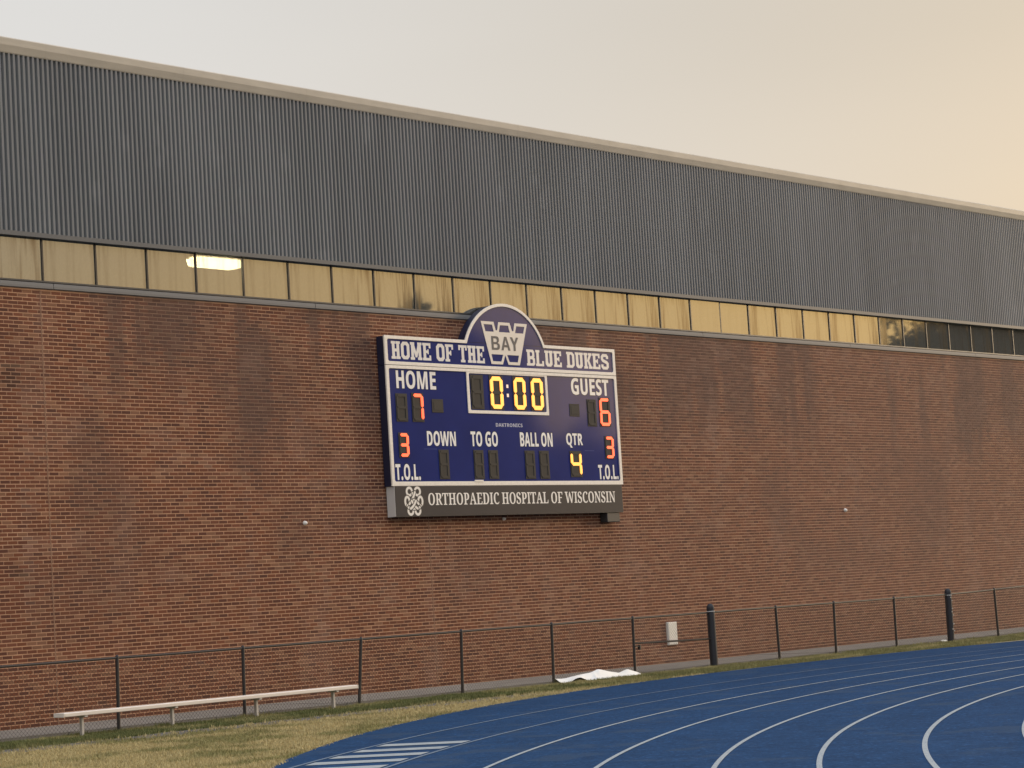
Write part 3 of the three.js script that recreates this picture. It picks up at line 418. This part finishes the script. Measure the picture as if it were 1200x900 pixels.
// ------------------------------------------------------------------ small things on and by the wall
{
  const u = thing('utility_box', 'white metal cabinet low on the brick wall behind the fence', 'cabinet', [41.065, 0.44, 0]);
  const w = std(0.7, 0.67, 0.61, 0.5); part('cabinet_body', rbox(-0.165, 0.165, 0, 0.51, 0.0, 0.06, 0.01), w, u); part('cabinet_door', rbox(-0.15, 0.15, 0.02, 0.49, 0.0605, 0.07, 0.004), w, u); part('latch', rbox(0.1, 0.12, 0.23, 0.27, 0.0705, 0.08, 0.003), w, u);
  const fix = (x, y, label, s) => { const t = thing('wall_light', label, 'wall light', [x, y, 0], 0, 'small round fittings on the brick wall'); part('flange', new THREE.CylinderGeometry(0.05 * s, 0.055 * s, 0.02, 16).rotateX(Math.PI / 2).translate(0, 0, 0.012), std(0.74, 0.7, 0.64, 0.5), t); part('lamp_dome', new THREE.LatheGeometry([[0, 0.045], [0.022, 0.042], [0.038, 0.03], [0.046, 0.012], [0.047, 0]].map(([a, b]) => new THREE.Vector2(a * s, b)), 18).rotateX(Math.PI / 2).translate(0, 0, 0.02), std(0.82, 0.78, 0.72, 0.4), t); };
  fix(30.04, 3.348, 'small white round fitting on the brick wall left of the scoreboard', 0.8); fix(35.68, 3.34, 'small pale round fitting on the wall right under the scoreboard', 0.7); fix(48.45, 3.36, 'small white round fitting on the brick wall right of the scoreboard', 0.9);
  const cable = new THREE.TubeGeometry(new THREE.CatmullRomCurve3([[22.28, 0.86, 0.03], [22.36, 0.72, 0.02], [22.46, 0.6, 0.02], [22.44, 0.48, 0.03]].map((p) => new THREE.Vector3(...p))), 16, 0.014, 6);
  const cm = new THREE.Mesh(cable, std(0.06, 0.05, 0.045, 0.6)); cm.name = numbered('cable_end'); cm.userData = { label: 'short dark cable end hanging from the wall behind the bench end', category: 'cable' }; scene.add(cm); shadows(cm);
  const lg = new THREE.IcosahedronGeometry(0.07, 1), lp = lg.attributes.position; for (let i = 0; i < lp.count; i++) { const k = 0.7 + 0.6 * hash(Math.round(lp.getX(i) * 999), Math.round(lp.getY(i) * 999), Math.round(lp.getZ(i) * 999)); lp.setXYZ(i, lp.getX(i) * k * 1.3, Math.max(-0.02, lp.getY(i) * k * 0.6), lp.getZ(i) * k); } lg.computeVertexNormals();
  const lit = new THREE.Mesh(lg, std(0.68, 0.64, 0.56, 0.8)); lit.name = numbered('paper_litter'); lit.position.set(48.3, 0.03, 2.62); lit.userData = { label: 'crumpled scrap of white litter at the track edge by the far padded post', category: 'litter' }; scene.add(lit); shadows(lit);
}

// ------------------------------------------------------------------ grass
{
  const blade = (n, h, spread, w) => { const pos = [], idx = []; for (let k = 0; k < n; k++) { const a = rnd() * 6.283, x = rr(-spread, spread), z = rr(-spread, spread), hh = h * rr(0.5, 1.1), lx = Math.cos(a) * hh * rr(0.1, 0.6), lz = Math.sin(a) * hh * rr(0.1, 0.6), b = pos.length / 3, c = Math.cos(a + 1.57) * w, s = Math.sin(a + 1.57) * w; pos.push(x - c, 0, z - s, x + c, 0, z + s, x + lx * 0.4 + c * 0.7, hh * 0.6, z + lz * 0.4 + s * 0.7, x + lx, hh, z + lz); idx.push(b, b + 1, b + 2, b, b + 2, b + 3); } const g = new THREE.BufferGeometry(); g.setAttribute('position', new THREE.Float32BufferAttribute(pos, 3)); g.setIndex(idx); g.computeVertexNormals(); return g; };
  const scatter = (name, label, count, pick, geo, tint) => {
    const mesh = new THREE.InstancedMesh(geo, new THREE.MeshStandardMaterial({ color: 0xffffff, roughness: 0.95, side: THREE.DoubleSide }), count), M = new THREE.Matrix4(), Q = new THREE.Quaternion(), U = new THREE.Vector3(0, 1, 0), c = new THREE.Color(); let k = 0, tries = 0;
    while (k < count && tries++ < count * 40) { const p = pick(); if (!p) continue; const s = p[2]; M.compose(new THREE.Vector3(p[0], 0.004, p[1]), Q.setFromAxisAngle(U, rnd() * 6.283), new THREE.Vector3(s, s * rr(0.7, 1.2), s)); mesh.setMatrixAt(k, M); mesh.setColorAt(k, c.setRGB(...tint(p[0], p[1]))); k++; }
    mesh.count = k; mesh.name = name; mesh.userData = { label, category: 'grass', kind: 'stuff' }; mesh.castShadow = mesh.receiveShadow = true; scene.add(mesh);
  };
  const X = () => rr(14, 62);
  const startZ = (x) => mix(2.95, 2.7, smooth(30, 40, x)) + 0.25 * (fbm(x * 1.3, 1, 221) - 0.5);
  scatter('green_grass', 'strip of short green grass growing along the fence', 60000, () => { const x = X(), z = rr(2.35, 5.2), [, g] = field(x, z); if (z < startZ(x) || onTrack(x, z - 0.16 * fbm(x * 3, 2, 225) * rnd()) || rnd() > (g * (0.3 + 0.95 * fbm(x * 1.6, z * 1.6, 222))) * (x > 36 ? 0.35 + 0.9 * smooth(0.4, 0.6, fbm(x * 0.9, z * 1.4, 227)) : 1)) return null; return [x, z, 0.6 + 1.1 * rnd() * rnd() + 0.5 * smooth(0.6, 0.75, fbm(x * 2.5, z * 2.5, 228))]; }, blade(7, 0.05, 0.05, 0.0042),
    (x, z) => { const n = fbm(x * 1.2, z * 1.5, 223), dry = smooth(0.45, 0.7, n) * 0.7 + smooth(30, 40, x) * 0.4, k = rr(0.75, 1.2), c = mix3([0.115, 0.125, 0.038], [0.36, 0.3, 0.13], clamp(dry + rr(-0.15, 0.15))); return c.map((q) => q * k); });
  scatter('dry_grass', 'mown straw coloured grass between the gravel strip and the track', 60000, () => { const x = rr(13, 36), z = rr(4.6, 17), [d] = field(x, z); if (onTrack(x, z - 0.16 * fbm(x * 3, 2, 225) * rnd()) || rnd() > (d + 0.14) * (0.5 + 0.7 * fbm(x * 1.6, z * 1.6, 224))) return null; return [x, z, 0.6 + 1.1 * rnd() * rnd() + 0.6 * smooth(0.62, 0.75, fbm(x * 2.5, z * 2.5, 229))]; }, blade(7, 0.042, 0.055, 0.0042),
    (x, z) => { const n = fbm(x * 0.9, z * 1.1, 226), g = smooth(0.5, 0.68, n) * 0.75, k = rr(0.75, 1.2), c = mix3([0.47, 0.375, 0.18], [0.2, 0.19, 0.065], clamp(g + rr(-0.15, 0.2))); return c.map((q) => q * k); });
}

// ------------------------------------------------------------------ trees across the track, seen mirrored in the glass
function leafCrown(cx, cy, cz, rx, ry, rz, n, size, s) {
  const pos = [], nor = []; const blobs = Array.from({ length: 14 }, (_, i) => { const a = hash(i, 1, s) * 6.283, e = hash(i, 2, s) * 2 - 1, q = Math.sqrt(1 - e * e) * 0.62; return [cx + Math.cos(a) * q * rx, cy + e * 0.62 * ry, cz + Math.sin(a) * q * rz, 0.34 + 0.22 * hash(i, 3, s)]; });
  for (let i = 0; i < n; i++) {
    const b = blobs[Math.floor(rnd() * blobs.length)], a = rnd() * 6.283, e = rnd() * 2 - 1, q = Math.sqrt(1 - e * e), rad = b[3] * (0.55 + 0.5 * Math.sqrt(rnd())), x = b[0] + Math.cos(a) * q * rad * rx, y = b[1] + e * rad * ry, z = b[2] + Math.sin(a) * q * rad * rz;
    const u = new THREE.Vector3(rnd() - 0.5, rnd() - 0.5, rnd() - 0.5).normalize().multiplyScalar(size * rr(0.5, 1.2)), v = new THREE.Vector3(rnd() - 0.5, rnd() - 0.5, rnd() - 0.5).cross(u).normalize().multiplyScalar(size * rr(0.3, 0.7)), nn = u.clone().cross(v).normalize();
    pos.push(x - u.x, y - u.y, z - u.z, x + v.x, y + v.y, z + v.z, x + u.x, y + u.y, z + u.z, x - u.x, y - u.y, z - u.z, x + u.x, y + u.y, z + u.z, x - v.x, y - v.y, z - v.z); for (let k = 0; k < 6; k++) nor.push(nn.x, nn.y, nn.z);
  }
  const g = new THREE.BufferGeometry(); g.setAttribute('position', new THREE.Float32BufferAttribute(pos, 3)); g.setAttribute('normal', new THREE.Float32BufferAttribute(nor, 3)); return g;
}
const bark = std(0.1, 0.08, 0.06, 0.95), leafMat = new THREE.MeshStandardMaterial({ color: new THREE.Color().setRGB(0.088, 0.115, 0.055), roughness: 0.9, side: THREE.DoubleSide });
function tree(label, x, z, h, w, s) {
  const t = thing('broadleaf_tree', label, 'tree', [x, 0, z], 0, 'trees across the track');
  const seg = [[0, 0.42], [h * 0.25, 0.32], [h * 0.5, 0.22], [h * 0.85, 0.06]].map(([y, r]) => new THREE.Vector2(r * h / 18, y)), g = [new THREE.LatheGeometry(seg, 8).toNonIndexed()];
  for (let k = 0; k < 7; k++) { const a = k * 2.4 + s, y = h * (0.28 + 0.06 * k); g.push(bar([0, y, 0], [Math.cos(a) * w * 0.6, y + h * 0.18, Math.sin(a) * w * 0.6], 0.09, 5).toNonIndexed()); }
  part('trunk', mergeGeometries(g), bark, t); part('crown', leafCrown(0, h * 0.58, 0, w, h * 0.42, w, 9000, 0.5, s), leafMat, t);
}
tree('tall broadleaf tree across the track, its top mirrored in windows left of the crest', 99.6, 60, 21.5, 4.2, 3);
tree('broad tree across the track mirrored where the dark right windows begin', 151.2, 60, 19.2, 4.6, 11);
tree('tall broadleaf tree across the track mirrored midway along the dark right windows', 162, 62, 28, 6.3, 17);
tree('tallest broadleaf tree across the track, next to last of the mirrored row', 171, 61, 30, 7.5, 23);
tree('large broad tree across the track mirrored in the dark windows at right edge', 181, 62, 29, 8, 29);
{ // the wood behind them
  const crown = leafCrown(0, 0, 0, 1, 1, 1, 700, 0.13, 41), list = [];
  for (let x = 66; x < 205; x += 3.4) { const z = 66 + 5 * fbm(x * 0.05, 1, 230) + rr(-2, 2), h = (x < 92 ? 16 : x < 106 ? 15.5 : x < 125 ? 13.2 : x < 156 ? 13.5 : 19) * rr(0.84, 1.05); list.push([x + rr(-1, 1), h * 0.6, z, 3.6 * rr(0.8, 1.2), h * 0.42]); list.push([x + rr(-1, 1), h * 0.3, z + 1, 3.8, h * 0.32]); }
  const wood = new THREE.InstancedMesh(crown, leafMat, list.length), M = new THREE.Matrix4(); list.forEach(([x, y, z, w, h], i) => { M.makeRotationY(rnd() * 6.28).scale(new THREE.Vector3(w, h, w)); M.setPosition(x, y, z); wood.setMatrixAt(i, M); });
  wood.name = 'distant_wood'; wood.userData = { label: 'dark line of woodland across the track, mirrored in the scoreboard face', category: 'wood', kind: 'stuff' }; wood.castShadow = wood.receiveShadow = true; scene.add(wood);
}

renderer.render(scene, camera);
